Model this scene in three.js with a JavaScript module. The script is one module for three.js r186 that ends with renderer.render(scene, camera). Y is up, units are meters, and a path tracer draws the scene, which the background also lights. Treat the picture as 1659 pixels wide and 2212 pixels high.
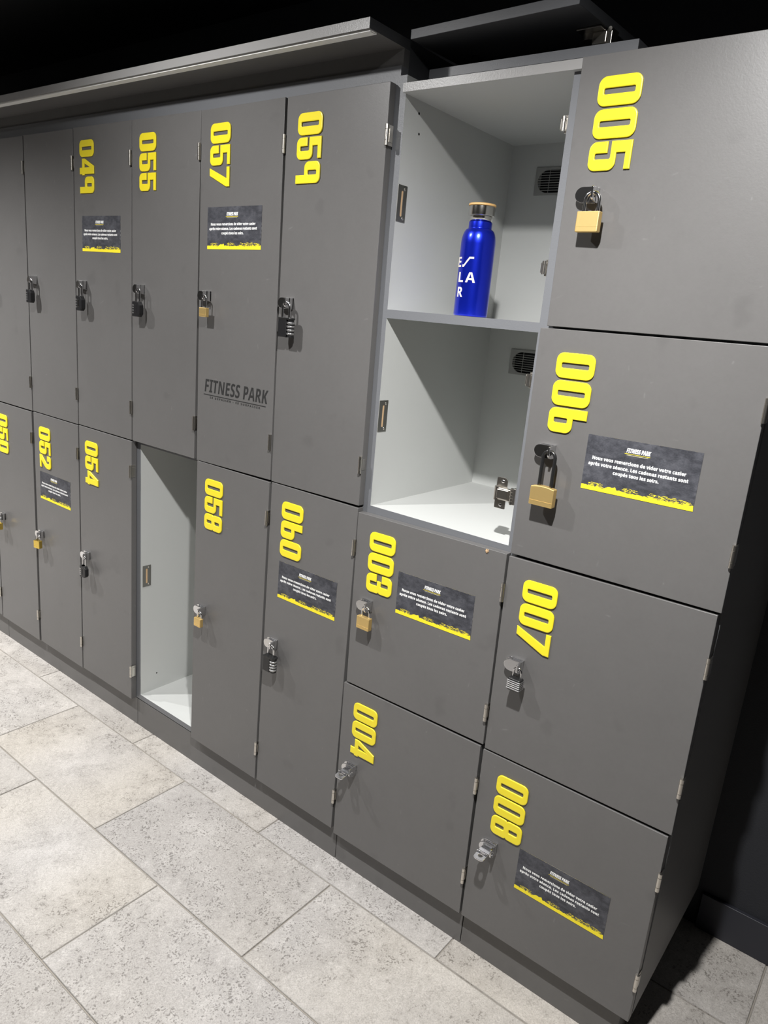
import * as THREE from 'three';
import { RoundedBoxGeometry } from 'three/addons/geometries/RoundedBoxGeometry.js';
import { mergeGeometries, mergeVertices, toCreasedNormals } from 'three/addons/utils/BufferGeometryUtils.js';
import { FontLoader } from 'three/addons/loaders/FontLoader.js';
import { TessellateModifier } from 'three/addons/modifiers/TessellateModifier.js';

// ---------------------------------------------------------------- camera, light, exposure
const YO = 0.104;                                   // height of the door bottoms above the floor
const scene = new THREE.Scene();
scene.background = new THREE.Color(0x000000);
const camera = new THREE.PerspectiveCamera(70.14, 1659 / 2212, 0.02, 60);
camera.position.set(1.0509, 1.3482 + YO, 1.2973);
camera.up.set(-0.22962, 0.96112, -0.15336);
camera.lookAt(1.0509 - 0.58004, 1.3482 + YO - 0.26167, 1.2973 - 0.77142);
const renderer = new THREE.WebGLRenderer({ antialias: true });
renderer.toneMapping = THREE.LinearToneMapping;
renderer.toneMappingExposure = 1.0;
renderer.shadowMap.enabled = true;

const CEIL = 2.235 + YO;                            // ceiling height above the floor
const LAMP_Y = 2.19 + YO, LAMP_Z = 0.9, LAMP_COLOR = new THREE.Color(1.0, 0.99, 0.98);
// row of swivelling ceiling spots in front of the lockers: x, tilt towards the lockers (degrees), candela, half cone
const LAMPS = [[0.68, 14, 16.2, 1.18], [-0.5, 27, 6.2, 1.08], [-1.72, 9, 12, 1.08], [-2.9, 10, 19, 1.15], [-4.1, 10, 19, 1.15]];

// ---------------------------------------------------------------- helpers
let seed = 1234567;
function rnd() { seed = (seed * 1664525 + 1013904223) >>> 0; return seed / 4294967296; }
const used = {};
function numbered(n) { const k = used[n] = (used[n] ?? -1) + 1; return k ? n + '_' + String(k).padStart(3, '0') : n; }
function shade(o) { o.castShadow = true; o.receiveShadow = true; return o; }
function thing(name, label, category, [x, y, z] = [0, 0, 0], group) {
  const o = new THREE.Group(); o.name = numbered(name); o.position.set(x, y, z); scene.add(o);
  o.userData = { label, category }; if (group) o.userData.group = group; return o;
}
function part(name, geo, mat, parent, pos, label) {
  const m = shade(new THREE.Mesh(geo, mat)); m.name = name; if (pos) m.position.set(...pos);
  if (label) m.userData.label = label; parent.add(m); return m;
}
function struct(name, geo, mat, pos) {
  const m = shade(new THREE.Mesh(geo, mat)); m.name = name; m.userData.kind = 'structure'; if (pos) m.position.set(...pos); scene.add(m); return m;
}
// uv in metres from the side a face points to
function metreUV(g, ox = 0, oy = 0) {
  const p = g.attributes.position, n = g.attributes.normal, uv = new Float32Array(p.count * 2);
  for (let i = 0; i < p.count; i++) {
    const ax = Math.abs(n.getX(i)), ay = Math.abs(n.getY(i)), az = Math.abs(n.getZ(i));
    let u, v;
    if (ay > ax && ay > az) { u = p.getX(i); v = p.getZ(i); } else if (ax > az) { u = p.getZ(i); v = p.getY(i); } else { u = p.getX(i); v = p.getY(i); }
    uv[2 * i] = u + ox; uv[2 * i + 1] = v + oy;
  }
  g.setAttribute('uv', new THREE.BufferAttribute(uv, 2)); return g;
}
function box(w, h, d, ox, oy) { return metreUV(new THREE.BoxGeometry(w, h, d), ox, oy); }
function rbox(w, h, d, r = 0.0012, seg = 1, ox = 0, oy = 0) { return metreUV(new RoundedBoxGeometry(w, h, d, seg, Math.min(r, w / 2.01, h / 2.01, d / 2.01)), ox, oy); }
function at(g, x, y, z) { g.translate(x, y, z); return g; }
function merge(list) { return mergeGeometries(list.map(g => { const k = g.index ? g.toNonIndexed() : g; for (const a of Object.keys(k.attributes)) if (!['position', 'normal', 'uv'].includes(a)) k.deleteAttribute(a); if (!k.attributes.uv) metreUV(k); return k; }), false); }
function roundedShape(pts, holes = []) {               // polygon whose corners may carry a radius [x, y, r]
  const trace = (path, ps) => {
    const n = ps.length;
    for (let i = 0; i < n; i++) {
      const [x, y, r = 0] = ps[i], [ax, ay] = ps[(i + n - 1) % n], [bx, by] = ps[(i + 1) % n];
      if (!r) { i ? path.lineTo(x, y) : path.moveTo(x, y); continue; }
      const la = Math.hypot(ax - x, ay - y), lb = Math.hypot(bx - x, by - y), ra = Math.min(r, la * 0.5), rb = Math.min(r, lb * 0.5);
      const sx = x + (ax - x) / la * ra, sy = y + (ay - y) / la * ra, ex = x + (bx - x) / lb * rb, ey = y + (by - y) / lb * rb;
      i ? path.lineTo(sx, sy) : path.moveTo(sx, sy);
      const k = 0.552; path.bezierCurveTo(sx + (x - sx) * k, sy + (y - sy) * k, ex + (x - ex) * k, ey + (y - ey) * k, ex, ey);
    }
    path.closePath(); return path;
  };
  const s = trace(new THREE.Shape(), pts);
  for (const h of holes) s.holes.push(h instanceof THREE.Path ? h : trace(new THREE.Path(), h));
  return s;
}
function extrude(shape, depth, bevel = 0, curve = 5, bt = bevel) {
  return new THREE.ExtrudeGeometry(shape, { depth: depth - (bevel ? 2 * bt : 0), bevelEnabled: bevel > 0, bevelSize: bevel, bevelThickness: bt, bevelOffset: -bevel, bevelSegments: 2, curveSegments: curve }).translate(0, 0, bevel ? bt : 0);
}
function circle(x, y, r) { const p = new THREE.Path(); p.absarc(x, y, r, 0, Math.PI * 2, true); return p; }
function cyl(r, h, seg = 16, r2 = r) { return new THREE.CylinderGeometry(r2, r, h, seg); }

// ---------------------------------------------------------------- procedural textures
function makeNoise(period, sd) {                       // tileable value noise, several lattices
  const tabs = {};
  return (x, y, f) => {                                // x, y in 0..1, f = cells per tile
    const t = tabs[f] ??= (() => { let s = sd + f * 7919; const a = new Float32Array(f * f); for (let i = 0; i < a.length; i++) { s = (s * 1664525 + 1013904223) >>> 0; a[i] = s / 4294967296; } return a; })();
    const X = x * f, Y = y * f, i = Math.floor(X), j = Math.floor(Y); let u = X - i, v = Y - j; u = u * u * (3 - 2 * u); v = v * v * (3 - 2 * v);
    const i0 = ((i % f) + f) % f, i1 = (i0 + 1) % f, j0 = ((j % f) + f) % f, j1 = (j0 + 1) % f;
    const a = t[j0 * f + i0], b = t[j0 * f + i1], c = t[j1 * f + i0], d = t[j1 * f + i1];
    return a + (b - a) * u + (c - a) * v + (a - b - c + d) * u * v;
  };
}
function dataTex(size, fn, channels = 3, srgb = true) {
  const d = new Uint8Array(size * size * 4);
  for (let j = 0; j < size; j++) for (let i = 0; i < size; i++) {
    const c = fn(i / size, j / size), k = (j * size + i) * 4;
    if (channels === 1) { d[k] = d[k + 1] = d[k + 2] = Math.max(0, Math.min(255, c * 255)); } else { d[k] = Math.max(0, Math.min(255, c[0])); d[k + 1] = Math.max(0, Math.min(255, c[1])); d[k + 2] = Math.max(0, Math.min(255, c[2])); }
    d[k + 3] = 255;
  }
  const t = new THREE.DataTexture(d, size, size, THREE.RGBAFormat); t.wrapS = t.wrapT = THREE.RepeatWrapping; t.magFilter = THREE.LinearFilter; t.minFilter = THREE.LinearMipmapLinearFilter; t.generateMipmaps = true;
  if (srgb) t.colorSpace = THREE.SRGBColorSpace; t.needsUpdate = true; return t;
}
const smooth = (a, b, x) => { x = Math.max(0, Math.min(1, (x - a) / (b - a))); return x * x * (3 - 2 * x); };

// stone-look porcelain, 1.6 m square
const nS = makeNoise(1, 11), SP = 1.6;
const SN = 2048, stoneHeight = new Float32Array(SN * SN);
const stoneMap = dataTex(SN, (x, y) => {
  const wx = x + 0.01 * (nS(x, y, 29) - 0.5), wy = y + 0.01 * (nS(y, x, 29) - 0.5);
  const lo = 0.5 * nS(wx, wy, 6) + 0.3 * nS(wx, wy, 13) + 0.2 * nS(wx, wy, 30);
  const md = 0.4 * nS(wx, wy, 47) + 0.35 * nS(wx, wy, 101) + 0.25 * nS(wx, wy, 190);
  const st = nS(wx, wy, 330) * 0.35 + nS(wx, wy, 620) * 0.65, fi = nS(x, y, 900);
  const mask = smooth(0.38, 0.6, 0.65 * lo + 0.35 * md);
  const pit = smooth(0.5, 0.74, st * 0.7 + fi * 0.3) * (0.1 + 0.9 * mask) * smooth(0.3, 0.6, md);
  const pale = smooth(0.5, 0.74, nS(wx + 0.37, wy + 0.11, 9) * 0.5 + nS(wx, wy + 0.5, 37) * 0.5);
  const warm = nS(wx + 0.2, wy + 0.7, 7);
  const v = 197 + 34 * (lo - 0.5) + 34 * (md - 0.5) + 8 * pale - 18 * mask - 70 * pit + 34 * (fi - 0.5) + 26 * (st - 0.5);
  const h = 0.55 + 0.2 * (md - 0.5) - 0.4 * pit + 0.2 * (fi - 0.5) + 0.2 * (st - 0.5);
  stoneHeight[Math.floor(y * SN + 0.5) * SN + Math.floor(x * SN + 0.5)] = h;
  return [v + 2 + 2 * (warm - 0.5), v - 3, v - 9 - 5 * (warm - 0.5)];
});
const stoneBump = dataTex(SN, (x, y) => stoneHeight[Math.floor(y * SN + 0.5) * SN + Math.floor(x * SN + 0.5)], 1, false);
for (const t of [stoneMap, stoneBump]) t.repeat.set(1 / SP, 1 / SP);

// grey laminate with handling smudges and pale scuffs, 1.3 m square
const nL = makeNoise(1, 77);
const scuffs = []; for (let i = 0; i < 70; i++) scuffs.push([rnd(), rnd(), (rnd() - 0.5) * 0.6 + (rnd() < 0.5 ? 1.5 : 0.2), 0.002 + 0.012 * rnd() * rnd(), 0.25 + 0.75 * rnd()]);
const cells = {}; scuffs.forEach(s => { for (let a = -1; a <= 1; a++) for (let b = -1; b <= 1; b++) { const k = ((Math.floor(s[0] * 20) + a + 20) % 20) + ',' + ((Math.floor(s[1] * 20) + b + 20) % 20); (cells[k] ??= []).push(s); } });
const lamMap = dataTex(1024, (x, y) => {
  const lo = 0.6 * nL(x, y, 6) + 0.4 * nL(x, y, 15), md = nL(x, y, 37) * 0.6 + nL(x, y, 90) * 0.4, st = nL(x * 1, y, 300);
  let v = 216 + 7 * (lo - 0.5) + 4 * (md - 0.5) + 3 * (st - 0.5) - 10 * smooth(0.76, 0.9, nL(x + 0.3, y + 0.6, 19) * 0.7 + md * 0.3);
  for (const s of cells[Math.floor(x * 20) + ',' + Math.floor(y * 20)] ?? []) {
    let dx = x - s[0], dy = y - s[1]; if (dx > 0.5) dx -= 1; if (dx < -0.5) dx += 1; if (dy > 0.5) dy -= 1; if (dy < -0.5) dy += 1;
    const c = Math.cos(s[2]), q = Math.sin(s[2]), u = dx * c + dy * q, w = -dx * q + dy * c;
    const k = smooth(1, 0.3, Math.abs(u) / s[3]) * smooth(1, 0.2, Math.abs(w) / (0.0009 + 0.0006 * s[4])) * s[4] * (0.5 + 0.5 * st);
    v += 36 * k;
  }
  return [v, v - 1.5, v - 3];
});
const lamBump = dataTex(512, (x, y) => 0.5 + 0.35 * (nL(x, y, 160) - 0.5) + 0.35 * (nL(x, y, 400) - 0.5) + 0.2 * (nL(x, y, 60) - 0.5), 1, false);
lamMap.repeat.set(1 / 1.3, 1 / 1.3); lamBump.repeat.set(1 / 0.35, 1 / 0.35);
const grainBump = dataTex(512, (x, y) => 0.5 + 0.6 * (nL(x, y, 230) - 0.5) + 0.5 * (nL(x, y, 97) - 0.5), 1, false); grainBump.repeat.set(1 / 0.25, 1 / 0.25);
const brushed = dataTex(256, (x, y) => 0.55 + 0.5 * (nL(x, 0.37, 230) - 0.5) + 0.2 * (nL(x, y, 31) - 0.5), 1, false); brushed.repeat.set(1 / 0.08, 1 / 0.08);

// printed notice
const notice = (() => {
  const W = 1024, H = 510, cv = document.createElement('canvas'); cv.width = W; cv.height = H; const c = cv.getContext('2d');
  c.fillStyle = '#3c3d43'; c.fillRect(0, 0, W, H);
  const im = c.getImageData(0, 0, W, H), nP = makeNoise(1, 5);
  for (let j = 0; j < H; j++) for (let i = 0; i < W; i++) { const x = i / W, y = j / W, v = 26 * (nP(x, y, 7) - 0.5) + 22 * (nP(x, y * 1.6, 23) - 0.5) + 16 * (nP(x, y * 2, 90) - 0.5), k = (j * W + i) * 4; im.data[k] += v; im.data[k + 1] += v; im.data[k + 2] += v; }
  c.putImageData(im, 0, 0);
  c.textAlign = 'center'; c.textBaseline = 'alphabetic'; c.fillStyle = '#f6f6f4';
  c.save(); c.translate(478, 106); c.transform(0.62, 0, -0.14, 1, 0, 0); c.font = 'bold 52px sans-serif'; c.fillText('FITNESS PARK', 0, 0); c.lineWidth = 3; c.strokeStyle = '#f6f6f4'; c.strokeText('FITNESS PARK', 0, 0); c.restore();
  c.fillStyle = '#d8c52c'; c.fillRect(358, 116, 232, 5); c.fillStyle = '#cfc9a0'; c.fillRect(378, 128, 196, 4);
  c.fillStyle = '#f6f6f4'; c.strokeStyle = '#f6f6f4'; c.lineWidth = 1.4; c.font = 'bold 43px sans-serif';
  const line = (t, y, w) => { const m = c.measureText(t).width; c.save(); c.translate(490, y); c.scale(w / m, 1); c.fillText(t, 0, 0); c.strokeText(t, 0, 0); c.restore(); };
  line('Nous vous remercions de vider votre casier', 222, 850); line('après votre séance. Les cadenas restants sont', 276, 906); line('coupés tous les soirs.', 330, 420);
  c.fillStyle = '#f4e02a'; c.beginPath(); c.moveTo(0, H);
  for (let i = 0; i <= W; i += 6) { const x = i / W; c.lineTo(i, H - 40 - 20 * smooth(0.2, 0.28, x) * smooth(0.36, 0.28, x) - 10 * smooth(0.85, 0.97, x) - 26 * (nP(x, 0.3, 60) - 0.3) * (nP(x, 0.7, 12) > 0.45 ? 1 : 0.3)); }
  c.lineTo(W, H); c.fill();
  for (let i = 0; i < 560; i++) { const x = rnd() * W, s = rnd(); const gate = nP(x / W, 0.11, 9); if (gate < 0.42) continue; c.fillStyle = s < 0.62 ? '#f4e02a' : '#3c3d43'; c.fillRect(x, H - 40 - rnd() * 42 * (s < 0.62 ? 1 : 0.8), 6 + 26 * rnd(), 1.5 + 2.5 * rnd()); }
  const t = new THREE.CanvasTexture(cv); t.colorSpace = THREE.SRGBColorSpace; t.anisotropy = 8; return t;
})();

// ---------------------------------------------------------------- materials
const lin = (r, g, b) => new THREE.Color().setRGB(r, g, b);
const std = (o) => new THREE.MeshStandardMaterial(o);
const M = {
  door: std({ color: lin(0.183, 0.181, 0.18), map: lamMap, roughness: 0.36, bumpMap: lamBump, bumpScale: 0.00007 }),
  edge: std({ color: lin(0.15, 0.155, 0.165), roughness: 0.42, bumpMap: grainBump, bumpScale: 0.00012 }),
  glossEdge: std({ color: lin(0.3, 0.295, 0.29), roughness: 0.34, bumpMap: grainBump, bumpScale: 0.00012 }),
  side: std({ color: lin(0.2, 0.2, 0.2), map: lamMap, roughness: 0.45, bumpMap: lamBump, bumpScale: 0.0001 }),
  carcass: std({ color: lin(0.075, 0.078, 0.084), roughness: 0.5, bumpMap: lamBump, bumpScale: 0.0001 }),
  white: std({ color: lin(0.53, 0.54, 0.525), roughness: 0.55, bumpMap: lamBump, bumpScale: 0.00006 }),
  plinth: std({ color: lin(0.172, 0.17, 0.168), map: lamMap, roughness: 0.4, bumpMap: lamBump, bumpScale: 0.0001 }),
  yellow: std({ color: lin(0.86, 0.71, 0.025), roughness: 0.35 }),
  chrome: std({ color: lin(0.72, 0.72, 0.73), metalness: 1, roughness: 0.16 }),
  nickel: std({ color: lin(0.62, 0.59, 0.54), metalness: 1, roughness: 0.28 }),
  steel: std({ color: lin(0.42, 0.41, 0.39), metalness: 1, roughness: 0.34, bumpMap: brushed, bumpScale: 0.0001 }),
  brass: std({ color: lin(0.84, 0.6, 0.24), metalness: 0.85, roughness: 0.44, bumpMap: brushed, bumpScale: 0.00012 }),
  brassPolished: std({ color: lin(0.86, 0.62, 0.14), metalness: 1, roughness: 0.2 }),
  black: std({ color: lin(0.012, 0.012, 0.013), roughness: 0.38 }),
  blackSteel: std({ color: lin(0.05, 0.05, 0.05), metalness: 0.7, roughness: 0.25 }),
  dial: std({ color: lin(0.5, 0.5, 0.5), metalness: 0.9, roughness: 0.3 }),
  hole: std({ color: lin(0.004, 0.004, 0.004), roughness: 0.9 }),  // near-black colour painted in for the shade inside a drilled hole
  wood: std({ color: lin(0.62, 0.42, 0.24), roughness: 0.7 }),
  cork: std({ color: lin(0.72, 0.44, 0.17), roughness: 0.5, bumpMap: grainBump, bumpScale: 0.0002 }),
  wall: std({ color: lin(0.017, 0.018, 0.022), roughness: 0.8, bumpMap: grainBump, bumpScale: 0.0004 }),
  ceiling: std({ color: lin(0.008, 0.009, 0.011), roughness: 0.95 }),
  farWall: std({ color: lin(0.1, 0.1, 0.1), roughness: 0.8 }),
  endWall: std({ color: lin(0.62, 0.6, 0.57), roughness: 0.8 }),
  skirting: std({ color: lin(0.022, 0.023, 0.03), roughness: 0.5 }),
  grout: std({ color: lin(0.3, 0.275, 0.24), roughness: 0.95 }),
  ink: std({ color: lin(0.018, 0.018, 0.018), roughness: 0.6 }),
  notice: std({ map: notice, roughness: 0.55 }),
  plastic: std({ color: lin(0.3, 0.3, 0.29), roughness: 0.45 }),
  bottle: new THREE.MeshPhysicalMaterial({ color: lin(0.006, 0.024, 0.6), metalness: 0.82, roughness: 0.3, clearcoat: 0.5, clearcoatRoughness: 0.18 }),
  bottleSteel: std({ color: lin(0.7, 0.68, 0.64), metalness: 1, roughness: 0.16 }),
  print: std({ color: lin(0.74, 0.68, 0.62), roughness: 0.6 }),
  profile: std({ color: lin(0.8, 0.8, 0.78), roughness: 0.4 }),
  housing: std({ color: lin(0.6, 0.6, 0.6), roughness: 0.5 }),
  glow: std({ color: lin(0.9, 0.9, 0.9), emissive: LAMP_COLOR, emissiveIntensity: 30, roughness: 0.6 }),
};
const tileMats = [[0.87, 0.87, 0.87], [0.82, 0.818, 0.815], [0.85, 0.843, 0.83]].map(c => std({ color: lin(...c), map: stoneMap, roughness: 0.58, bumpMap: stoneBump, bumpScale: 0.0016 }));

// ---------------------------------------------------------------- the room
const RX0 = -5.6, RX1 = 2.3, RZ0 = -0.5, RZ1 = 2.7;
const floor = struct('floor', box(RX1 - RX0 + 0.4, 0.12, RZ1 - RZ0 + 0.4), M.grout, [(RX0 + RX1) / 2, -0.0625, (RZ0 + RZ1) / 2]);
{
  const TW = 0.613, TD = 0.305, J = 0.0032, th = 0.012;
  const variants = []; const vget = (w, d, k) => variants[k + '|' + w.toFixed(3) + '|' + d.toFixed(3)] ??= (() => { const g = rbox(w, th, d, 0.0014, 1, 0.37 * k, 0.53 * k); return g; })();
  let n = 0;
  const rows = [[-0.552, 0.389], [-0.247, 0.389], [0.058, 0.057], [0.3635, 0.353], [0.6685, 0.05], [0.9735, 0.36], [1.2785, 0.06], [1.5835, 0.36], [1.8885, 0.06], [2.1935, 0.36], [2.4985, 0.06]];
  rows.forEach(([z0, x0]) => {
    const a = Math.max(z0, RZ0 + 0.001), b = Math.min(z0 + TD, RZ1); if (b - a < 0.02) return;
    for (let k = -11; k < 5; k++) {
      const l = Math.max(x0 + k * TW, RX0), r = Math.min(x0 + (k + 1) * TW, RX1); if (r - l < 0.02) continue;
      const w = r - l - J, d = b - a - J, vk = n % 7; n++;
      const t = part('tile', vget(w, d, vk), tileMats[(n * 5 + (n >> 2)) % 3], floor, [(l + r) / 2 - floor.position.x, -th / 2 + 0.0005 * ((n * 37) % 3) / 2 - floor.position.y, (a + b) / 2 - floor.position.z]);
      if ((n * 13) % 5 < 2) t.rotation.y = Math.PI;
    }
  });
}
struct('wall_back', box(RX1 - RX0 + 0.4, CEIL + 0.3, 0.1), M.wall, [(RX0 + RX1) / 2, CEIL / 2, RZ0 - 0.05]);
struct('wall_right', box(0.1, CEIL + 0.3, RZ1 - RZ0), M.wall, [RX1 + 0.05, CEIL / 2, (RZ0 + RZ1) / 2]);
struct('wall_left', box(0.1, CEIL + 0.3, RZ1 - RZ0), M.endWall, [RX0 - 0.05, CEIL / 2, (RZ0 + RZ1) / 2]);
struct('wall_front', box(RX1 - RX0 + 0.4, CEIL + 0.3, 0.1), M.farWall, [(RX0 + RX1) / 2, CEIL / 2, RZ1 + 0.05]);
struct('ceiling', box(RX1 - RX0 + 0.4, 0.1, RZ1 - RZ0 + 0.2), M.ceiling, [(RX0 + RX1) / 2, CEIL + 0.05, (RZ0 + RZ1) / 2]);
struct('baseboard_back', rbox(RX1 - 0.83, 0.104, 0.012, 0.002), M.skirting, [(RX1 + 0.83) / 2, 0.052, RZ0 + 0.006]);

// ---------------------------------------------------------------- lamps
{
  const where = ['in front of the right-hand numbered lockers', 'in front of the tall lockers beside the open pair', 'in front of the open narrow locker', 'further along the row of tall lockers', 'at the far end of the locker row'];
  const head = new THREE.LatheGeometry([[0, 0.075], [0.034, 0.075], [0.037, 0.07], [0.045, -0.002], [0.0445, -0.012], [0.041, -0.012], [0.041, 0.004], [0, 0.004]].map(([a, b]) => new THREE.Vector2(a, b)), 28);
  LAMPS.forEach(([x, tilt, level, cone], i) => {
    const o = thing('ceiling_spotlight', 'small round ceiling spotlight ' + where[i], 'spotlight', [x, CEIL, LAMP_Z], 'spotlights on the ceiling');
    part('mount', merge([at(cyl(0.04, 0.008, 24), 0, -0.004, 0.06), at(cyl(0.006, 0.03, 12), 0, -0.016, 0.06)]), M.housing, o);
    const h = part('head', head, M.housing, o, [0, LAMP_Y - CEIL + 0.03 * Math.cos(tilt * Math.PI / 180), 0.03 * Math.sin(tilt * Math.PI / 180)]); h.rotation.x = tilt * Math.PI / 180;
    part('lens', cyl(0.0405, 0.003, 24), M.glow, h, [0, -0.001, 0]);
    const l = new THREE.SpotLight(LAMP_COLOR, level, 0, cone, 1, 2); l.name = 'lamp'; const a = tilt * Math.PI / 180;
    l.position.set(0, LAMP_Y - CEIL - 0.025 * Math.cos(a), -0.025 * Math.sin(a)); l.target.position.set(0, l.position.y - 2 * Math.cos(a), l.position.z - 2 * Math.sin(a)); l.target.name = 'aim';
    l.castShadow = true; l.shadow.radius = 1.1; l.shadow.mapSize.set(2048, 2048); o.add(l, l.target);
  });
}

// ---------------------------------------------------------------- number digits (millimetres, upright)
const DG = {
  0: [[[0, 0, 14], [46.5, 0, 14], [46.5, 76, 14], [0, 76, 14]], [[[18.5, 11, 2.5], [18.5, 65, 2.5], [28, 65, 2.5], [28, 11, 2.5]]]],
  2: [[[0, 76, 13], [0, 51], [18.5, 51], [18.5, 65, 2.5], [28, 65, 2.5], [28, 47], [0, 15], [0, 0], [46.5, 0], [46.5, 11], [20, 11], [46.5, 43, 10], [46.5, 76, 13]], []],
  3: [[[0, 0, 13], [46.5, 0, 13], [46.5, 36, 6], [42.5, 38], [46.5, 40, 6], [46.5, 76, 13], [0, 76, 13], [0, 46], [18.5, 46], [18.5, 65, 2.5], [28, 65, 2.5], [28, 43.5, 2], [15, 43.5], [15, 32.5], [28, 32.5, 2], [28, 11, 2.5], [18.5, 11, 2.5], [18.5, 30], [0, 30]], []],
  4: [[[25, 0], [43.5, 0], [43.5, 13], [46.5, 13], [46.5, 25], [43.5, 25], [43.5, 76], [22, 76], [0, 26], [0, 13], [25, 13]], [[[25, 25], [13.5, 25], [25, 55]]]],
  5: [[[0, 76], [0, 39], [28, 39, 3], [28, 11, 2.5], [18.5, 11, 2.5], [18.5, 33], [0, 33], [0, 0, 13], [46.5, 0, 13], [46.5, 49, 13], [18.5, 49], [18.5, 65], [45.5, 65], [45.5, 76]], []],
  6: [[[0, 0, 13], [46.5, 0, 13], [46.5, 49, 13], [18.5, 49], [18.5, 76], [0, 76]], [[[18.5, 11, 2.5], [18.5, 38, 2.5], [28, 38, 2.5], [28, 11, 2.5]]]],
  7: [[[1, 0], [19, 0], [46.5, 63], [46.5, 76], [0, 76], [0, 65], [27, 65]], []],
  8: [[[0, 0, 13], [46.5, 0, 13], [46.5, 36, 7], [43, 38.2], [46.5, 40.5, 7], [46.5, 76, 13], [0, 76, 13], [0, 40.5, 7], [3.5, 38.2], [0, 36, 7]], [[[18.5, 11, 2.5], [18.5, 32, 2.5], [28, 32, 2.5], [28, 11, 2.5]], [[18.5, 44.5, 2.5], [18.5, 65, 2.5], [28, 65, 2.5], [28, 44.5, 2.5]]]],
};
DG[9] = [DG[6][0].map(([x, y, r]) => [46.5 - x, 76 - y, r]), DG[6][1].map(h => h.map(([x, y, r]) => [46.5 - x, 76 - y, r]))];
const digitGeo = {};
for (const k in DG) {
  const mm = a => a.map(([x, y, r = 0]) => [x / 1000, y / 1000, r / 1000]);
  const g = extrude(roundedShape(mm(DG[k][0]), DG[k][1].map(mm)), 0.0038, 0.002, 6, 0.0011);
  g.rotateZ(-Math.PI / 2);                           // read from top to bottom: digit top points to +x
  digitGeo[k] = metreUV(g);
}

// ---------------------------------------------------------------- hinges and hasps
const hingeGeo = (() => {
  const l = [];
  l.push(at(cyl(0.0042, 0.0088, 12), 0, 0.0156, 0.0035), at(cyl(0.0042, 0.0206, 12), 0, 0, 0.0035), at(cyl(0.0042, 0.0088, 12), 0, -0.0156, 0.0035), at(cyl(0.0034, 0.0402, 10), 0, 0, 0.0035));
  l.push(at(rbox(0.0018, 0.04, 0.017, 0.0005), 0.0012, 0, -0.006));
  l.push(at(rbox(0.0012, 0.026, 0.011, 0.0004), 0.0024, 0, -0.0075));
  return merge(l);
})();
// D-shaped turn plate with a pierced tongue that takes the padlock; origin at the top corner of the tongue on the door
function dPlate(z0, z1, x0 = -0.038) { const r = 0.0135; return at(extrude(roundedShape([[x0, -0.0255, r], [0, -0.0255], [0, 0], [x0, 0, r]]), z1 - z0, 0.0006, 8), 0, 0, z0); }
function haspCommon() {
  const l = [dPlate(0, 0.0042, -0.040), dPlate(0.0122, 0.0162)];
  l.push(at(rbox(0.024, 0.018, 0.009, 0.001), -0.014, -0.0125, 0.0082));
  const tongue = extrude(roundedShape([[0, 0], [0.0285, -0.001, 0.002], [0.0285, -0.0225, 0.006], [0, -0.027]], [circle(0.0205, -0.0145, 0.0046)]), 0.0036, 0.0005, 10);
  tongue.rotateY(-Math.PI / 2);                      // shape x becomes +z
  l.push(at(tongue, 0, 0, 0)); return l;
}
const haspGeo = merge(haspCommon());
const openHaspGeo = merge([...haspCommon(), (() => {
  const p = extrude(roundedShape([[-0.033, 0], [-0.007, 0], [-0.007, 0.034, 0.008], [-0.033, 0.034, 0.008]], [circle(-0.02, 0.021, 0.0052)]), 0.003, 0.0006, 10);
  p.rotateX(Math.PI / 2); return at(p.rotateX(0.12), 0, -0.0165, 0.0165);
})(), at(rbox(0.028, 0.004, 0.004, 0.0012), -0.02, -0.0155, 0.03)]);

// ---------------------------------------------------------------- locker doors
const TH = 0.019;
const haspSpots = {};                                 // door key -> [x, y] world corner of the tongue, for the padlocks
function makeDoor(cab, spec) {
  const { r: [x0, x1, y0, y1], t = 0, num, hasp, open, sign, hinges, label } = spec;
  const w = x1 - x0, h = y1 - y0, cx = (x0 + x1) / 2, cy = (y0 + y1) / 2;
  const d = part('door', rbox(w, h, TH, 0.0011, 2, rnd() * 1.3, rnd() * 1.3), M.door, cab, [cx - cab.position.x, cy + YO - cab.position.y, -TH / 2 - cab.position.z], label);
  d.rotation.z = t;
  const c = Math.cos(-t), s = Math.sin(-t), loc = (x, y, z) => { const a = x - cx, b = y - cy; return [a * c - b * s, a * s + b * c, z + TH / 2]; };
  const put = (name, geo, mat, x, y, z, lb) => part(name, geo, mat, d, loc(x, y, z), lb);
  for (const hy of hinges) put('hinge', hingeGeo, M.nickel, x1 + 0.0005, hy, 0.0002);
  if (num) { const [nx, ny] = spec.np; [...num].forEach((ch, i) => put('digit', digitGeo[ch], M.yellow, nx, ny - i * 0.0508, 0)); }
  if (hasp) { put('hasp', open ? openHaspGeo : haspGeo, M.chrome, hasp[0], hasp[1], 0, open ? 'open chrome hasp without padlock' : undefined); if (spec.key) haspSpots[spec.key] = hasp; }
  if (sign) {
    const g = new THREE.BoxGeometry(0.2055, 0.1025, 0.0006); put('notice_sign', g, M.notice, (sign[0]), (sign[1]), 0.0004);
  }
  return d;
}
function panel(cab, name, x0, x1, y0, y1, z0, z1, mats) {   // box given in world coordinates (y from the door bottoms)
  const g = box(x1 - x0, y1 - y0, z1 - z0);
  return part(name, g, mats, cab, [(x0 + x1) / 2 - cab.position.x, (y0 + y1) / 2 + YO - cab.position.y, (z0 + z1) / 2 - cab.position.z]);
}
const B = -0.5, F = -0.0205, T = 0.018;
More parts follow.
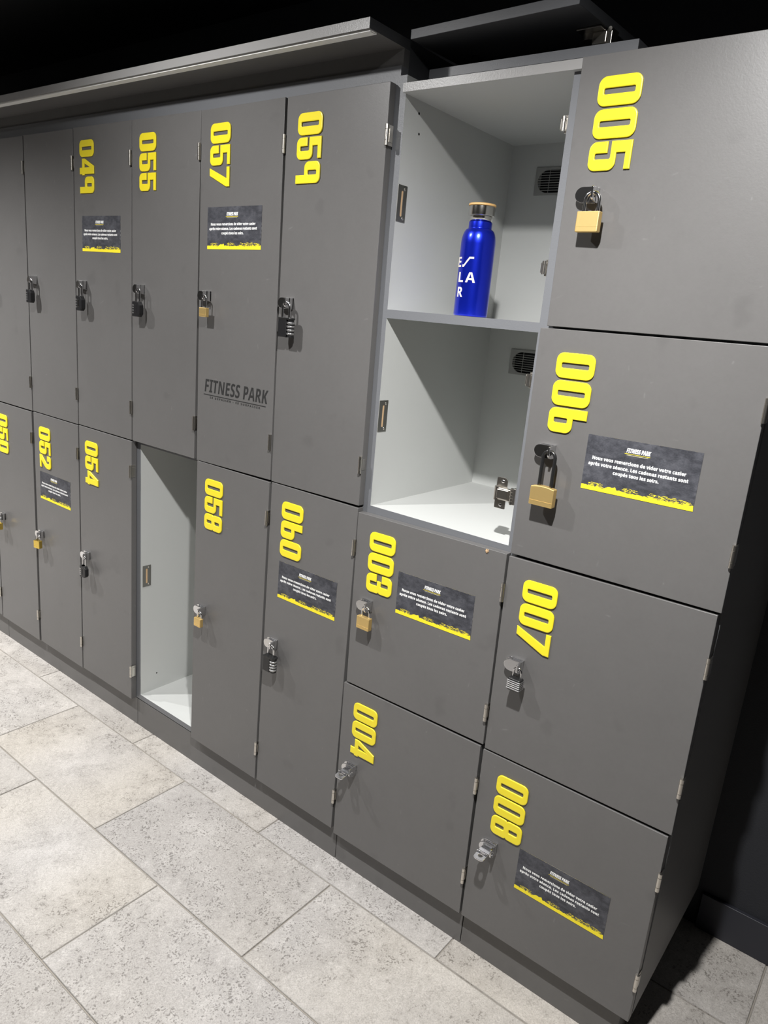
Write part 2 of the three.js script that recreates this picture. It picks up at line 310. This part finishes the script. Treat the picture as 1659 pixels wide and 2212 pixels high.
// order of faces: +x -x +y -y +z -z
const W6 = [M.white, M.white, M.white, M.white, M.edge, M.white];
const sideL = [M.white, M.carcass, M.carcass, M.carcass, M.edge, M.carcass], sideR = [M.side, M.white, M.carcass, M.carcass, M.edge, M.carcass];
const topP = [M.carcass, M.carcass, M.carcass, M.white, M.edge, M.carcass];
function plinth(cab, x0, x1) { panel(cab, 'plinth', x0 + 0.0012, x1 - 0.0012, -YO, -0.004, -0.46, -0.0215, M.plinth); }
const CW = 0.3087;
function tallCabinet(x0, cols, label) {
  const x1 = x0 + cols * CW, cab = thing('locker_cabinet', label, 'locker', [(x0 + x1) / 2, 0, -0.25]);
  panel(cab, 'side_panel', x0, x0 + T, 0, 1.809, B, F, sideL); panel(cab, 'side_panel', x1 - T, x1, 0, 1.809, B, F, sideR);
  for (let i = 1; i < cols; i++) panel(cab, 'divider', x0 + i * CW - T / 2, x0 + i * CW + T / 2, T, 1.788, B + 0.02, F, W6);
  panel(cab, 'back_panel', x0 + T, x1 - T, 0, 1.788, B, B + 0.02, M.white);
  panel(cab, 'top_panel', x0 + T, x1 - T, 1.788, 1.809, B, F, topP);
  for (let i = 0; i < cols; i++) {
    const a = x0 + i * CW + (i ? T / 2 : T), b = x0 + (i + 1) * CW - (i < cols - 1 ? T / 2 : T);
    panel(cab, 'shelf', a, b, 0.889, 0.907, B + 0.02, F, W6); panel(cab, 'bottom_panel', a, b, 0, T, B + 0.02, F, W6);
  }
  plinth(cab, x0, x1); return cab;
}
const upH = [1.706, 1.0035], loH = [0.801, 0.1055];
const cab0 = tallCabinet(-0.926 - 6 * CW, 3, 'grey tall locker cabinet at the far left edge, mostly out of view');
const cab1 = tallCabinet(-0.926 - 3 * CW, 3, 'grey tall locker cabinet holding lockers 049, 050, 052 and 054');
const cab2 = tallCabinet(-0.926, 3, 'grey tall locker cabinet with one open narrow locker and doors 055 to 060');
const doors = [
  [cab2, { key: '059', num: '059', r: [-0.3035, -0.0047, 0.9037, 1.806], t: 0.0079, np: [-0.2665, 1.7665], hasp: [-0.2533, 1.3643], hinges: upH, label: 'grey upper door numbered 059' }],
  [cab2, { key: '060', num: '060', r: [-0.2993, -0.0036, 0.0027, 0.8994], t: -0.0039, np: [-0.2525, 0.861], hasp: [-0.2442, 0.4699], hinges: loH, sign: [-0.1515, 0.6444], label: 'grey lower door numbered 060 with a notice' }],
  [cab2, { key: '057', num: '057', r: [-0.6129, -0.3098, 0.902, 1.804], t: 0.0119, np: [-0.5755, 1.767], hasp: [-0.5612, 1.3641], hinges: upH, sign: [-0.4795, 1.5221], label: 'grey upper door numbered 057 with a notice and dark lettering' }],
  [cab2, { key: '058', num: '058', r: [-0.6057, -0.3073, 0.0017, 0.898], t: -0.0028, np: [-0.5635, 0.857], hasp: [-0.5499, 0.4671], hinges: loH, label: 'grey lower door numbered 058' }],
  [cab2, { key: '055', num: '055', r: [-0.9217, -0.6192, 0.9009, 1.803], np: [-0.8815, 1.7655], hasp: [-0.8583, 1.3662], hinges: upH, label: 'grey upper door numbered 055' }],
  [cab1, { key: '049', num: '049', r: [-1.2284, -0.9256, 0.9016, 1.804], t: -0.0033, np: [-1.189, 1.7665], hasp: [-1.164, 1.3636], hinges: upH, sign: [-1.0828, 1.503], label: 'grey upper door numbered 049 with a notice' }],
  [cab1, { key: '054', num: '054', r: [-1.2327, -0.9294, -0.0002, 0.898], t: -0.0054, np: [-1.1905, 0.856], hasp: [-1.1746, 0.4642], hinges: loH, label: 'grey lower door numbered 054' }],
  [cab1, { key: '047', r: [-1.5337, -1.2338, 0.9012, 1.803], t: -0.003, hasp: [-1.4737, 1.3658], hinges: upH, label: 'grey upper door without a number' }],
  [cab1, { key: '052', num: '052', r: [-1.5359, -1.239, -0.002, 0.8977], t: -0.004, np: [-1.494, 0.854], hasp: [-1.4862, 0.4603], hinges: loH, sign: [-1.398, 0.6375], label: 'grey lower door numbered 052 with a notice' }],
  [cab1, { key: '045', r: [-1.843, -1.5395, 0.9008, 1.803], t: -0.003, hasp: [-1.783, 1.366], hinges: upH, label: 'grey upper door cut by the left picture edge' }],
  [cab1, { key: '050', num: '050', r: [-1.8487, -1.55, -0.0047, 0.896], t: -0.004, np: [-1.806, 0.854], hasp: [-1.7849, 0.4577], hinges: loH, label: 'grey lower door numbered 050' }],
];
for (let i = 0; i < 3; i++) { const x = -0.926 - (4 + i) * CW; doors.push([cab0, { r: [x + 0.004, x + CW - 0.004, 0.9015, 1.803], hasp: [x + 0.064, 1.366], hinges: upH }], [cab0, { r: [x + 0.004, x + CW - 0.004, 0, 0.897], hasp: [x + 0.064, 0.458], hinges: loH }]); }

function wideCabinet(x0, label) {
  const x1 = x0 + 0.408, cab = thing('locker_cabinet', label, 'locker', [(x0 + x1) / 2, 0, -0.25]);
  const up = x0 === 0 ? 1.822 : 1.806;
  panel(cab, 'side_panel', x0, x0 + T, 0, up, B, F, sideL); panel(cab, 'side_panel', x1 - T, x1, 0.004, x0 === 0 ? 1.787 : 1.806, B, F, sideR);
  if (x0 === 0) {                                     // vent openings cut through to the wall behind
    const cut = (vx, vy) => [[vx + 0.004, vy + 0.004], [vx + 0.004, vy + 0.061], [vx + 0.166, vy + 0.061], [vx + 0.166, vy + 0.004]];
    const g = extrude(roundedShape([[x0 + T, 0], [x1 - T, 0], [x1 - T, 1.787], [x0 + T, 1.787]], [cut(0.0945, 1.667), cut(0.0895, 1.223)]), 0.02);
    part('back_panel', metreUV(g), M.white, cab, [-cab.position.x, YO - cab.position.y, B - cab.position.z]);
  } else panel(cab, 'back_panel', x0 + T, x1 - T, 0, 1.787, B, B + 0.02, M.white);
  panel(cab, 'bottom_panel', x0 + T, x1 - T, 0, T, B + 0.02, F, W6);
  for (const y of [0.4385, 0.889, 1.339]) panel(cab, 'shelf', x0 + T, x1 - T, y, y + 0.0185, B + 0.02, F, W6);
  return cab;
}
const cab3 = wideCabinet(0, 'grey locker cabinet with two doorless white compartments above doors 003 and 004');
panel(cab3, 'top_panel', T, 0.4085, 1.787, 1.8035, B, -0.009, [M.carcass, M.carcass, M.carcass, M.white, M.glossEdge, M.carcass]);
plinth(cab3, 0, 0.408);
const cab4 = wideCabinet(0.408, 'grey four-door locker cabinet at the right end of the row, doors 005 to 008');
panel(cab4, 'top_panel', 0.408 + T, 0.816 - T, 1.787, 1.8035, B, F, topP);
plinth(cab4, 0.408, 0.796);
doors.push(
  [cab3, { key: '003', num: '003', r: [0.003, 0.403, 0.4503, 0.8928], t: 0.0145, np: [0.0432, 0.855], hasp: [0.0667, 0.6837], hinges: [0.8135, 0.533], sign: [0.2375, 0.7309], label: 'grey door numbered 003 with a notice and a chipped top edge' }],
  [cab3, { key: '004', num: '004', r: [0.0012, 0.4035, -0.005, 0.4445], t: 0.011, np: [0.039, 0.4055], hasp: [0.0634, 0.231], open: true, hinges: [0.349, 0.1065], label: 'grey door numbered 004 with an open hasp' }],
  [cab4, { key: '007', num: '007', r: [0.408, 0.8153, 0.4501, 0.896], t: 0.012, np: [0.447, 0.857], hasp: [0.4731, 0.683], hinges: [0.799, 0.5558], label: 'grey door numbered 007' }],
  [cab4, { key: '008', num: '008', r: [0.41, 0.8142, -0.0012, 0.4448], t: 0.006, np: [0.453, 0.405], hasp: [0.4761, 0.2337], open: true, hinges: [0.347, 0.1037], sign: [0.6318, 0.2039], label: 'grey door numbered 008 with an open hasp and a notice' }],
  [cab4, { key: '006', num: '006', r: [0.4056, 0.8155, 0.9019, 1.3505], t: 0.008, np: [0.4475, 1.3085], hasp: [0.4717, 1.1351], hinges: [1.2526, 1.0074], sign: [0.6347, 1.1173], label: 'grey door numbered 006 with a notice' }],
  [cab4, { key: '005', num: '005', r: [0.414, 0.8165, 1.3545, 1.8035], t: 0.0085, np: [0.4505, 1.766], hasp: [0.4801, 1.591], hinges: [1.705, 1.458], label: 'grey door numbered 005' }],
);
const doorMesh = {};
for (const [cab, spec] of doors) { const d = makeDoor(cab, spec); if (spec.key) doorMesh[spec.key] = d; }

// chipped top edge of door 003 and its small proud splinter
{
  const d = doorMesh['003'], g = new THREE.IcosahedronGeometry(0.0042, 1); const p = g.attributes.position;
  for (let i = 0; i < p.count; i++) p.setXYZ(i, p.getX(i) * (0.8 + 0.3 * Math.sin(i * 2.1)), p.getY(i) * (1.1 + 0.3 * Math.sin(i * 1.3)), p.getZ(i) * 0.5);
  g.computeVertexNormals(); part('splinter', metreUV(g), M.wood, d, [0.357 - 0.203, 0.2165, 0.0105], 'pale bare-wood chip on the top edge');
}
// dark lettering on door 057
const font = await new FontLoader().loadAsync('fonts/droid/droid_sans_bold.typeface.json');
function textGeo(str, x0, x1, base, height, slant = 0, depth = 0.0003, track = 0) {
  const list = []; let pen = 0;
  for (const ch of str) {
    const gl = font.data.glyphs[ch] ?? font.data.glyphs['?'], adv = gl.ha / font.data.resolution;
    if (ch !== ' ') for (const sh of font.generateShapes(ch, 1)) { const g = new THREE.ExtrudeGeometry(sh, { depth: 1, bevelEnabled: false, curveSegments: 4 }); g.translate(pen, 0, 0); list.push(g); }
    pen += adv + track;
  }
  const g = merge(list); g.computeBoundingBox(); const b = g.boundingBox, sx = (x1 - x0) / (b.max.x - b.min.x), sy = height / 0.99;
  const m = new THREE.Matrix4().set(sx, slant * sy, 0, x0 - b.min.x * sx, 0, sy, 0, base, 0, 0, depth, 0, 0, 0, 0, 1); g.applyMatrix4(m); return metreUV(g);
}
{
  const d = doorMesh['057'], c = [-0.46135, 1.353];
  const big = textGeo('FITNESS PARK', -0.5815, -0.332, 0, 0.0345, 0.1);
  const bar = at(box(0.249, 0.0022, 0.0003), -0.461, -0.0075, 0.00015);
  const small = textGeo('SE DÉPASSER - SE SURPASSER', -0.559, -0.357, -0.0165, 0.0052, 0, 0.0003, 0.3);
  const g = merge([big, bar, small]); g.translate(0.46135, 0, 0);
  const o = part('lettering', g, M.ink, d, [0, 1.0985 - 1.353, TH / 2 + 0.0001], 'dark printed lettering'); o.rotation.z = -0.0119;
}

// ---------------------------------------------------------------- fittings inside the doorless compartments
function strikePlate(cab, x, y0, y1, z0, z1) {
  const h = y1 - y0, w = z1 - z0;
  const g = extrude(roundedShape([[0, 0, 0.001], [w, 0, 0.001], [w, h, 0.001], [0, h, 0.001]], [[[w * 0.42, 0.011, 0.002], [w * 0.42, h - 0.011, 0.002], [w * 0.62, h - 0.011, 0.002], [w * 0.62, 0.011, 0.002]]]), 0.0014, 0.0004, 4);
  g.rotateY(-Math.PI / 2); g.translate(0.0014, 0, 0);        // shape x runs along +z, thickness along +x
  const p = part('strike_plate', metreUV(g), M.steel, cab, [x - cab.position.x, y0 + YO - cab.position.y, z0 - cab.position.z], 'dull steel strike plate');
  for (const y of [0.0075, h - 0.0075]) part('screw', (() => { const c = new THREE.SphereGeometry(0.0034, 12, 5, 0, Math.PI * 2, 0, Math.PI / 2).scale(1, 0.4, 1).rotateZ(-Math.PI / 2); return c; })(), M.nickel, p, [0.0014, y, w * 0.28]);
  part('slot_backing', box(0.0004, h - 0.016, w * 0.34), M.wood, p, [0.0002, h / 2, w * 0.52], 'bare wood inside the slot');
}
strikePlate(cab3, 0.018, 1.5415, 1.615, -0.053, -0.0215); strikePlate(cab3, 0.018, 1.0835, 1.156, -0.053, -0.0215); strikePlate(cab2, -0.908, 0.411, 0.484, -0.0585, -0.027);
function ventGrille(cab, x0, y0) {
  const w = 0.17, h = 0.065, z = B + 0.0201, r = 0.0265, ox = 0.008, oy = 0.006;
  const g = extrude(roundedShape([[0, 0, 0.001], [w, 0, 0.001], [w, h, 0.001], [0, h, 0.001]], [[[ox, oy, r], [ox, h - oy, r], [w - ox, h - oy, r], [w - ox, oy, r]]]), 0.0035, 0.0008, 8);
  const v = part('vent_grille', metreUV(g), M.plastic, cab, [x0 - cab.position.x, y0 + YO - cab.position.y, z - cab.position.z], 'grey vent grille with rounded ends');
  for (let i = 0; i < 8; i++) { const y = oy + 0.0058 * (i + 1), dy = Math.abs(y - h / 2), c = dy < r ? r - Math.sqrt(r * r - dy * dy) : r; part('slat', rbox(w - 2 * ox - 2 * c * 0.9, 0.0013, 0.0024, 0.0003), M.plastic, v, [w / 2, y, 0.0021]); }
  for (const x of [0.038, w / 2, w - 0.038]) part('mullion', box(0.001, h - 2 * oy, 0.0014), M.plastic, v, [x, h / 2, 0.0014]);
}
ventGrille(cab3, 0.0945, 1.667); ventGrille(cab3, 0.0895, 1.223);
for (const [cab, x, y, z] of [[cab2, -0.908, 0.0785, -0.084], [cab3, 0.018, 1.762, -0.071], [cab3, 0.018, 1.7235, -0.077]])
  part('peg_hole_shade', cyl(0.0026, 0.0006, 12).rotateZ(Math.PI / 2), M.hole, cab, [x + 0.0003 - cab.position.x, y + YO - cab.position.y, z - cab.position.z], 'small flat black disc painted as the shade of a drilled hole');  // flat discs on the panel; the dark of each bore is painted, not drilled
const stubGeo = merge([at(rbox(0.006, 0.03, 0.02, 0.001), -0.003, 0, -0.012), at(rbox(0.012, 0.02, 0.012, 0.0015), -0.008, 0, -0.006), at(cyl(0.0035, 0.022, 10), -0.006, 0, 0.0015), at(cyl(0.0042, 0.006, 10), -0.006, 0.009, 0.0015), at(cyl(0.0042, 0.006, 10), -0.006, -0.009, 0.0015)]);
for (const y of [1.704, 1.4575, 1.2475]) part('hinge_bracket', stubGeo, M.nickel, cab3, [0.39 - cab3.position.x, y + YO - cab3.position.y, -0.02 - cab3.position.z], 'nickel hinge bracket left on the frame');
{ // lowest hinge folded out into the opening
  const l = [at(extrude(roundedShape([[-0.05, -0.034, 0.002], [-0.025, -0.034, 0.002], [-0.025, 0.032, 0.008], [-0.05, 0.032, 0.005]], [circle(-0.0355, 0.024, 0.0026), circle(-0.0355, -0.026, 0.0026)]), 0.0018, 0.0004, 8), 0, 0, -0.012)];
  l.push(at(rbox(0.034, 0.026, 0.01, 0.003, 2), -0.027, -0.001, -0.006), at(rbox(0.026, 0.02, 0.004, 0.0015, 2), -0.029, -0.001, 0.0), at(cyl(0.006, 0.028, 14), -0.044, -0.001, -0.005));
  for (let i = 0; i < 5; i++) l.push(at(cyl(0.0046, 0.0042, 12), -0.008, -0.013 + i * 0.0062, -0.002)); l.push(at(cyl(0.0036, 0.034, 10), -0.008, -0.001, -0.002), at(rbox(0.006, 0.034, 0.012, 0.001), -0.003, -0.001, -0.006));
  const hg = part('hinge', merge(l), M.nickel, cab3, [0.39 - cab3.position.x, 1.012 + YO - cab3.position.y, -0.018 - cab3.position.z], 'nickel concealed hinge folded out of the frame');
  for (const y of [0.024, -0.026]) part('screw', new THREE.SphereGeometry(0.0038, 12, 6).scale(1, 1, 0.45), M.chrome, hg, [-0.0355, y, -0.0098]);
}

// ---------------------------------------------------------------- canopy above the tall lockers
{
  const x0 = -3.3, L = -x0, cx = x0 / 2, can = thing('canopy', 'dark grey canopy board with a light profile above the tall lockers', 'canopy', [cx, 1.8092 + YO, -0.25]);
  const P = (name, y0, y1, z0, z1, mats, a = x0, b = 0, lb) => part(name, box(b - a, y1 - y0, z1 - z0), mats, can, [(a + b) / 2 - cx, (y0 + y1) / 2 - 1.8092, (z0 + z1) / 2 + 0.25], lb);
  P('board', 1.8745, 1.8935, B, 0.088, [M.carcass, M.carcass, M.carcass, M.door, M.glossEdge, M.carcass]);
  P('fascia_panel', 1.841, 1.8745, -0.045, -0.026, M.side); P('fascia_strip', 1.8092, 1.841, -0.045, -0.021, M.edge);
  P('end_panel', 1.8092, 1.8745, B, -0.045, M.carcass, -0.018, 0);
  const pr = part('light_profile', metreUV(extrude(roundedShape([[0.0625, 0], [0.0825, 0], [0.0825, -0.0035], [0.079, -0.0035], [0.079, -0.0015], [0.066, -0.0015], [0.066, -0.0035], [0.0625, -0.0035]]), L - 0.004).rotateY(-Math.PI / 2)), M.profile, can, [-0.002 - cx, 1.8745 - 1.8092, 0.25], 'slim pale profile along the underside');
  part('diffuser', box(L - 0.006, 0.0018, 0.013), M.profile, pr, [-L / 2, -0.0024, 0.0725]);
}

// ---------------------------------------------------------------- two loose doors on top of the open cabinet
{
  const a = thing('loose_door', 'detached grey locker door lying flat on top of the open cabinet', 'door', [0.262, 1.822 + YO, -0.25]);
  part('panel', rbox(0.44, 0.018, 0.36, 0.001), M.carcass, a, [0, 0.009, 0.008]);
  part('edge_band', rbox(0.4395, 0.0176, 0.001, 0.0004), M.edge, a, [0, 0.009, 0.1884]);
  const b = thing('loose_door', 'detached grey locker door propped on its hinges above the flat one, jutting forward', 'door', [0.211, 1.887 + YO, -0.2]);
  part('panel', rbox(0.374, 0.018, 0.37, 0.001), M.carcass, b, [0, 0.009, 0]);
  part('edge_band', rbox(0.3735, 0.0176, 0.001, 0.0004), M.edge, b, [0, 0.009, 0.1853]);
  b.rotation.y = -0.05;
  const hg = merge([at(rbox(0.05, 0.004, 0.06, 0.0015), -0.01, -0.002, 0), at(rbox(0.03, 0.022, 0.018, 0.003, 2), 0.004, -0.014, 0.002), at(rbox(0.012, 0.03, 0.024, 0.002, 2), 0.024, -0.017, 0), at(cyl(0.004, 0.03, 10).rotateX(Math.PI / 2), 0.026, -0.004, 0), at(rbox(0.03, 0.003, 0.03, 0.001), 0.012, -0.0325, 0), at(cyl(0.013, 0.012, 20), -0.02, -0.009, 0)]);
  for (const z of [0.06, -0.12]) part('hinge', hg, M.nickel, b, [0.168, 0, z], 'nickel hinge under the panel');
  for (const z of [0.05, -0.1]) part('buffer', cyl(0.008, 0.0466, 12), M.blackSteel, b, [-0.12, -0.0234, z]);
}

// ---------------------------------------------------------------- padlocks
function shackleGeo(half, rise, r, leg) {            // inverted U in the xy plane, top of the bend at y = rise, ends at y = -leg
  const pts = []; const yb = rise - half;
  pts.push(new THREE.Vector3(-half, -leg, 0), new THREE.Vector3(-half, yb * 0.5, 0));
  for (let i = 0; i <= 8; i++) { const a = Math.PI - i / 8 * Math.PI; pts.push(new THREE.Vector3(Math.cos(a) * half, yb + Math.sin(a) * half, 0)); }
  pts.push(new THREE.Vector3(half, yb * 0.5, 0), new THREE.Vector3(half, -leg, 0));
  return new THREE.TubeGeometry(new THREE.CatmullRomCurve3(pts, false, 'catmullrom', 0.15), 34, r, 10, false);
}
// origin at the middle of the body's top; the shackle hangs in the hasp hole
function padlock(key, { w, h, d = 0.014, drop, sr = 0.003, half, kind, label, body = M.brass, shackle = M.chrome, yaw = 0, dx = 0, arch = 0.0 }) {
  const [hx, hy] = haspSpots[key]; const z = 0.0215;
  const o = thing('padlock', label, 'padlock', [hx - 0.0018 + dx, hy - drop + YO, z + 0.003], 'padlocks on the locker doors');
  o.rotation.y = yaw; const rise = drop - 0.0115 + sr * 0.4;
  half ??= w * 0.29;
  part('shackle', shackleGeo(half, rise, sr, 0.004), shackle, o, [-dx * Math.cos(yaw), 0, -0.003]);
  if (kind === 'brass') {
    part('body', metreUV(extrude(roundedShape([[-w / 2, -h, 0.002], [w / 2, -h, 0.002], [w / 2, 0, 0.0015], [w * 0.2, arch, 0.004], [-w * 0.2, arch, 0.004], [-w / 2, 0, 0.0015]]), d, 0.0013, 5).translate(0, 0, -d / 2)), body, o);
    part('band', rbox(w * 0.97, 0.0007, d + 0.0006, 0.0002), body, o, [0, -h * 0.74, 0]);
    for (const s of [-1, 1]) part('collar', cyl(sr * 1.35, 0.0016, 14), shackle, o, [s * half - dx * Math.cos(yaw), 0.0006, -0.003]);
  } else if (kind === 'sideDials') {                   // black box body with a stack of dials down the right-hand side
    const bw = w * 0.62;
    part('body', rbox(bw, h, d, 0.002, 2), body, o, [-w / 2 + bw / 2, -h / 2, 0]);
    part('cap', metreUV(extrude(roundedShape([[-w / 2, -d / 2 - 0.001, 0.002], [w / 2, -d / 2 - 0.001, 0.008], [w / 2, d / 2 + 0.001, 0.008], [-w / 2, d / 2 + 0.001, 0.002]]), 0.0045, 0.0009, 6).rotateX(Math.PI / 2)), M.blackSteel, o, [0, 0.001, 0]);
    part('core', cyl(d * 0.45, h - 0.002, 18), M.black, o, [w / 2 - d * 0.52, -h / 2, 0]);
    for (let i = 0; i < 4; i++) part('dial', (() => { const g = new THREE.LatheGeometry([[0, -0.0026], [d * 0.5, -0.0026], [d * 0.57, -0.0014], [d * 0.57, 0.0014], [d * 0.5, 0.0026], [0, 0.0026]].map(([a, b]) => new THREE.Vector2(a, b)), 20); return g; })(), M.dial, o, [w / 2 - d * 0.52, -h * 0.25 - i * h * 0.185, 0]);
  } else if (kind === 'frontDials') {                  // black chamfered body, dials showing at its left edge
    part('body', metreUV(extrude(roundedShape([[-w / 2, -h, 0.002], [w * 0.28, -h, 0.002], [w / 2, -h * 0.8, 0.002], [w / 2, -h * 0.24, 0.002], [w * 0.26, 0, 0.002], [-w / 2, 0, 0.002]]), d, 0.0018, 4).translate(0, 0, -d / 2)), body, o);
    part('rim', rbox(w * 0.5, 0.0012, d + 0.0004, 0.0003), M.blackSteel, o, [-w * 0.1, -0.0006, 0]);
    part('plate', rbox(w * 0.14, h * 0.52, 0.0008, 0.0003), M.black, o, [0, -h * 0.5, d / 2 + 0.0002]);
    for (let i = 0; i < 4; i++) part('dial', cyl(d * 0.44, h * 0.095, 18), M.dial, o, [-w / 2 + d * 0.28, -h * 0.26 - i * h * 0.165, d * 0.16]);
  } else {                                             // small polished body made of ribbed rings
    part('body', rbox(w, h, d, 0.004, 2), body, o, [0, -h / 2, 0]);
    for (let i = 0; i < 5; i++) part('dial', rbox(w * 1.04, h * 0.1, d * 1.08, 0.0012, 2), M.dial, o, [0, -h * 0.2 - i * h * 0.155, 0]);
  }
  return o;
}
padlock('005', { kind: 'brass', w: 0.042, h: 0.034, d: 0.013, drop: 0.042, sr: 0.0032, half: 0.013, label: 'square brass padlock with a chrome shackle on door 005', yaw: -0.05 });
padlock('006', { kind: 'brass', w: 0.049, h: 0.036, d: 0.015, drop: 0.08, sr: 0.0034, half: 0.0125, shackle: M.blackSteel, arch: 0.003, label: 'large brass padlock with a long dark shackle on door 006' });
padlock('003', { kind: 'brass', w: 0.038, h: 0.031, d: 0.013, drop: 0.034, sr: 0.0026, half: 0.0112, arch: 0.0, label: 'brass padlock with engraved face on door 003' });
padlock('057', { kind: 'brass', w: 0.028, h: 0.0235, d: 0.011, drop: 0.043, sr: 0.0022, half: 0.0085, dx: 0.004, label: 'small plain brass padlock on upper door 057' });
padlock('058', { kind: 'brass', w: 0.029, h: 0.026, d: 0.012, drop: 0.03, sr: 0.0024, half: 0.0085, arch: 0.001, label: 'small brass padlock on lower door 058' });
padlock('052', { kind: 'brass', w: 0.03, h: 0.029, d: 0.014, drop: 0.031, sr: 0.0022, half: 0.0085, body: M.brassPolished, arch: 0.002, yaw: 0.2, label: 'small shiny brass padlock on lower door 052' });
padlock('050', { kind: 'brass', w: 0.028, h: 0.027, d: 0.014, drop: 0.033, sr: 0.0022, half: 0.0085, body: M.brassPolished, arch: 0.002, label: 'shiny brass padlock on lower door 050 at the left picture edge' });
padlock('059', { kind: 'sideDials', w: 0.044, h: 0.045, d: 0.017, drop: 0.047, sr: 0.003, half: 0.0115, dx: 0.008, body: M.black, label: 'black four-dial combination padlock on upper door 059' });
padlock('060', { kind: 'sideDials', w: 0.042, h: 0.044, d: 0.019, drop: 0.04, sr: 0.0032, half: 0.0105, dx: 0.003, body: M.black, label: 'black combination padlock with a stack of silver dials on lower door 060' });
padlock('055', { kind: 'frontDials', w: 0.033, h: 0.043, d: 0.0145, drop: 0.047, sr: 0.0028, half: 0.008, body: M.black, yaw: 0.06, dx: 0.003, label: 'black chamfered combination padlock on upper door 055' });
padlock('054', { kind: 'frontDials', w: 0.032, h: 0.041, d: 0.0145, drop: 0.044, sr: 0.0028, half: 0.008, body: M.black, yaw: 0.06, dx: 0.003, label: 'black chamfered combination padlock on lower door 054' });
{ const p = padlock('049', { kind: 'frontDials', w: 0.031, h: 0.045, d: 0.0145, drop: 0.046, sr: 0.0028, half: 0.008, body: M.black, yaw: 0.06, dx: 0.003, label: 'black combination padlock with a silver strip on upper door 049' }); part('name_strip', rbox(0.005, 0.022, 0.001, 0.0004), M.bottleSteel, p, [-0.0005, -0.0225, 0.0079]); }
padlock('047', { kind: 'frontDials', w: 0.029, h: 0.043, d: 0.0155, drop: 0.045, sr: 0.0028, half: 0.008, body: M.black, yaw: 0.06, dx: 0.001, label: 'black combination padlock on the upper door without a number' });
padlock('045', { kind: 'frontDials', w: 0.029, h: 0.043, d: 0.0155, drop: 0.045, sr: 0.0028, half: 0.008, body: M.black, yaw: 0.06, label: 'black combination padlock on the upper door at the left picture edge' });
padlock('007', { kind: 'rings', w: 0.029, h: 0.028, d: 0.02, drop: 0.031, sr: 0.0024, half: 0.0085, body: M.blackSteel, label: 'small shiny ribbed combination padlock on door 007' });

// ---------------------------------------------------------------- bottle
{
  const R = 0.037, S = 1.3577 + YO, o = thing('bottle', 'blue metal bottle with a steel neck and wooden lid on the white shelf', 'bottle', [0.168, S, -0.125]);
  const lathe = (pts, seg = 56) => new THREE.LatheGeometry(pts.map(([a, b]) => new THREE.Vector2(a, b)), seg);
  const prof = [[0, 0.0003], [0.034, 0.0003], [0.0362, 0.0015], [R, 0.004], [R, 0.06], [R, 0.11], [R, 0.15]];
  for (let i = 1; i <= 8; i++) { const a = i / 8 * Math.PI / 2; prof.push([R - 0.0122 * (1 - Math.cos(a)), 0.15 + 0.031 * Math.sin(a)]); }
  prof.push([0.0248, 0.1825], [0.0248, 0.1945], [0.0236, 0.1948], [0, 0.1948]);
  part('body', metreUV(lathe(prof)), M.bottle, o);
  part('neck_ring', metreUV(lathe([[0, 0.1945], [0.0238, 0.1945], [0.0238, 0.206], [0.0232, 0.2072], [0, 0.2072]])), M.bottleSteel, o);
  const cap = part('cap', metreUV(lathe([[0, 0.207], [0.0268, 0.207], [0.0277, 0.2082], [0.0277, 0.226], [0.0268, 0.2268], [0, 0.2268]])), M.bottleSteel, o);
  part('lid', metreUV(lathe([[0, 0.2262], [0.0288, 0.2262], [0.0292, 0.2274], [0.0292, 0.2296], [0.028, 0.2312], [0, 0.2316]])), M.cork, cap, undefined, 'light wooden lid');
  const bend = (g0, ang, y, rr) => { const g = new TessellateModifier(0.003, 7).modify(g0.index ? g0.toNonIndexed() : g0), p = g.attributes.position; for (let i = 0; i < p.count; i++) { const a = ang + p.getX(i) / R, r = R + rr * p.getZ(i) + 0.0001; p.setXYZ(i, Math.sin(a) * r, y + p.getY(i), Math.cos(a) * r); } g.computeVertexNormals(); return g; };
  const view = 31.8 * Math.PI / 180, deg = Math.PI / 180;
  const letters = [['E', -70, 0.101, 0.017], ['L', -51, 0.070, 0.015], ['A', -13.5, 0.070, 0.022], ['R', -48, 0.0395, 0.016]];
  for (const [ch, a, y, w] of letters) part('letter', metreUV(bend(textGeo(ch, -w / 2, w / 2, 0, 0.0205, 0, 0.0003), view + a * deg, y, 1)), M.print, o);
  const slash = extrude(roundedShape([[-0.0135, -0.0105], [-0.0085, -0.0105], [0.005, 0.0065], [0.0135, 0.0065], [0.0135, 0.0105], [0.0035, 0.0105], [-0.009, -0.0055], [-0.0135, -0.0055]].map(([a, b]) => [a, b])), 0.0003);
  part('letter', metreUV(bend(slash, view - 29 * deg, 0.1115, 1)), M.print, o);
}

renderer.render(scene, camera);
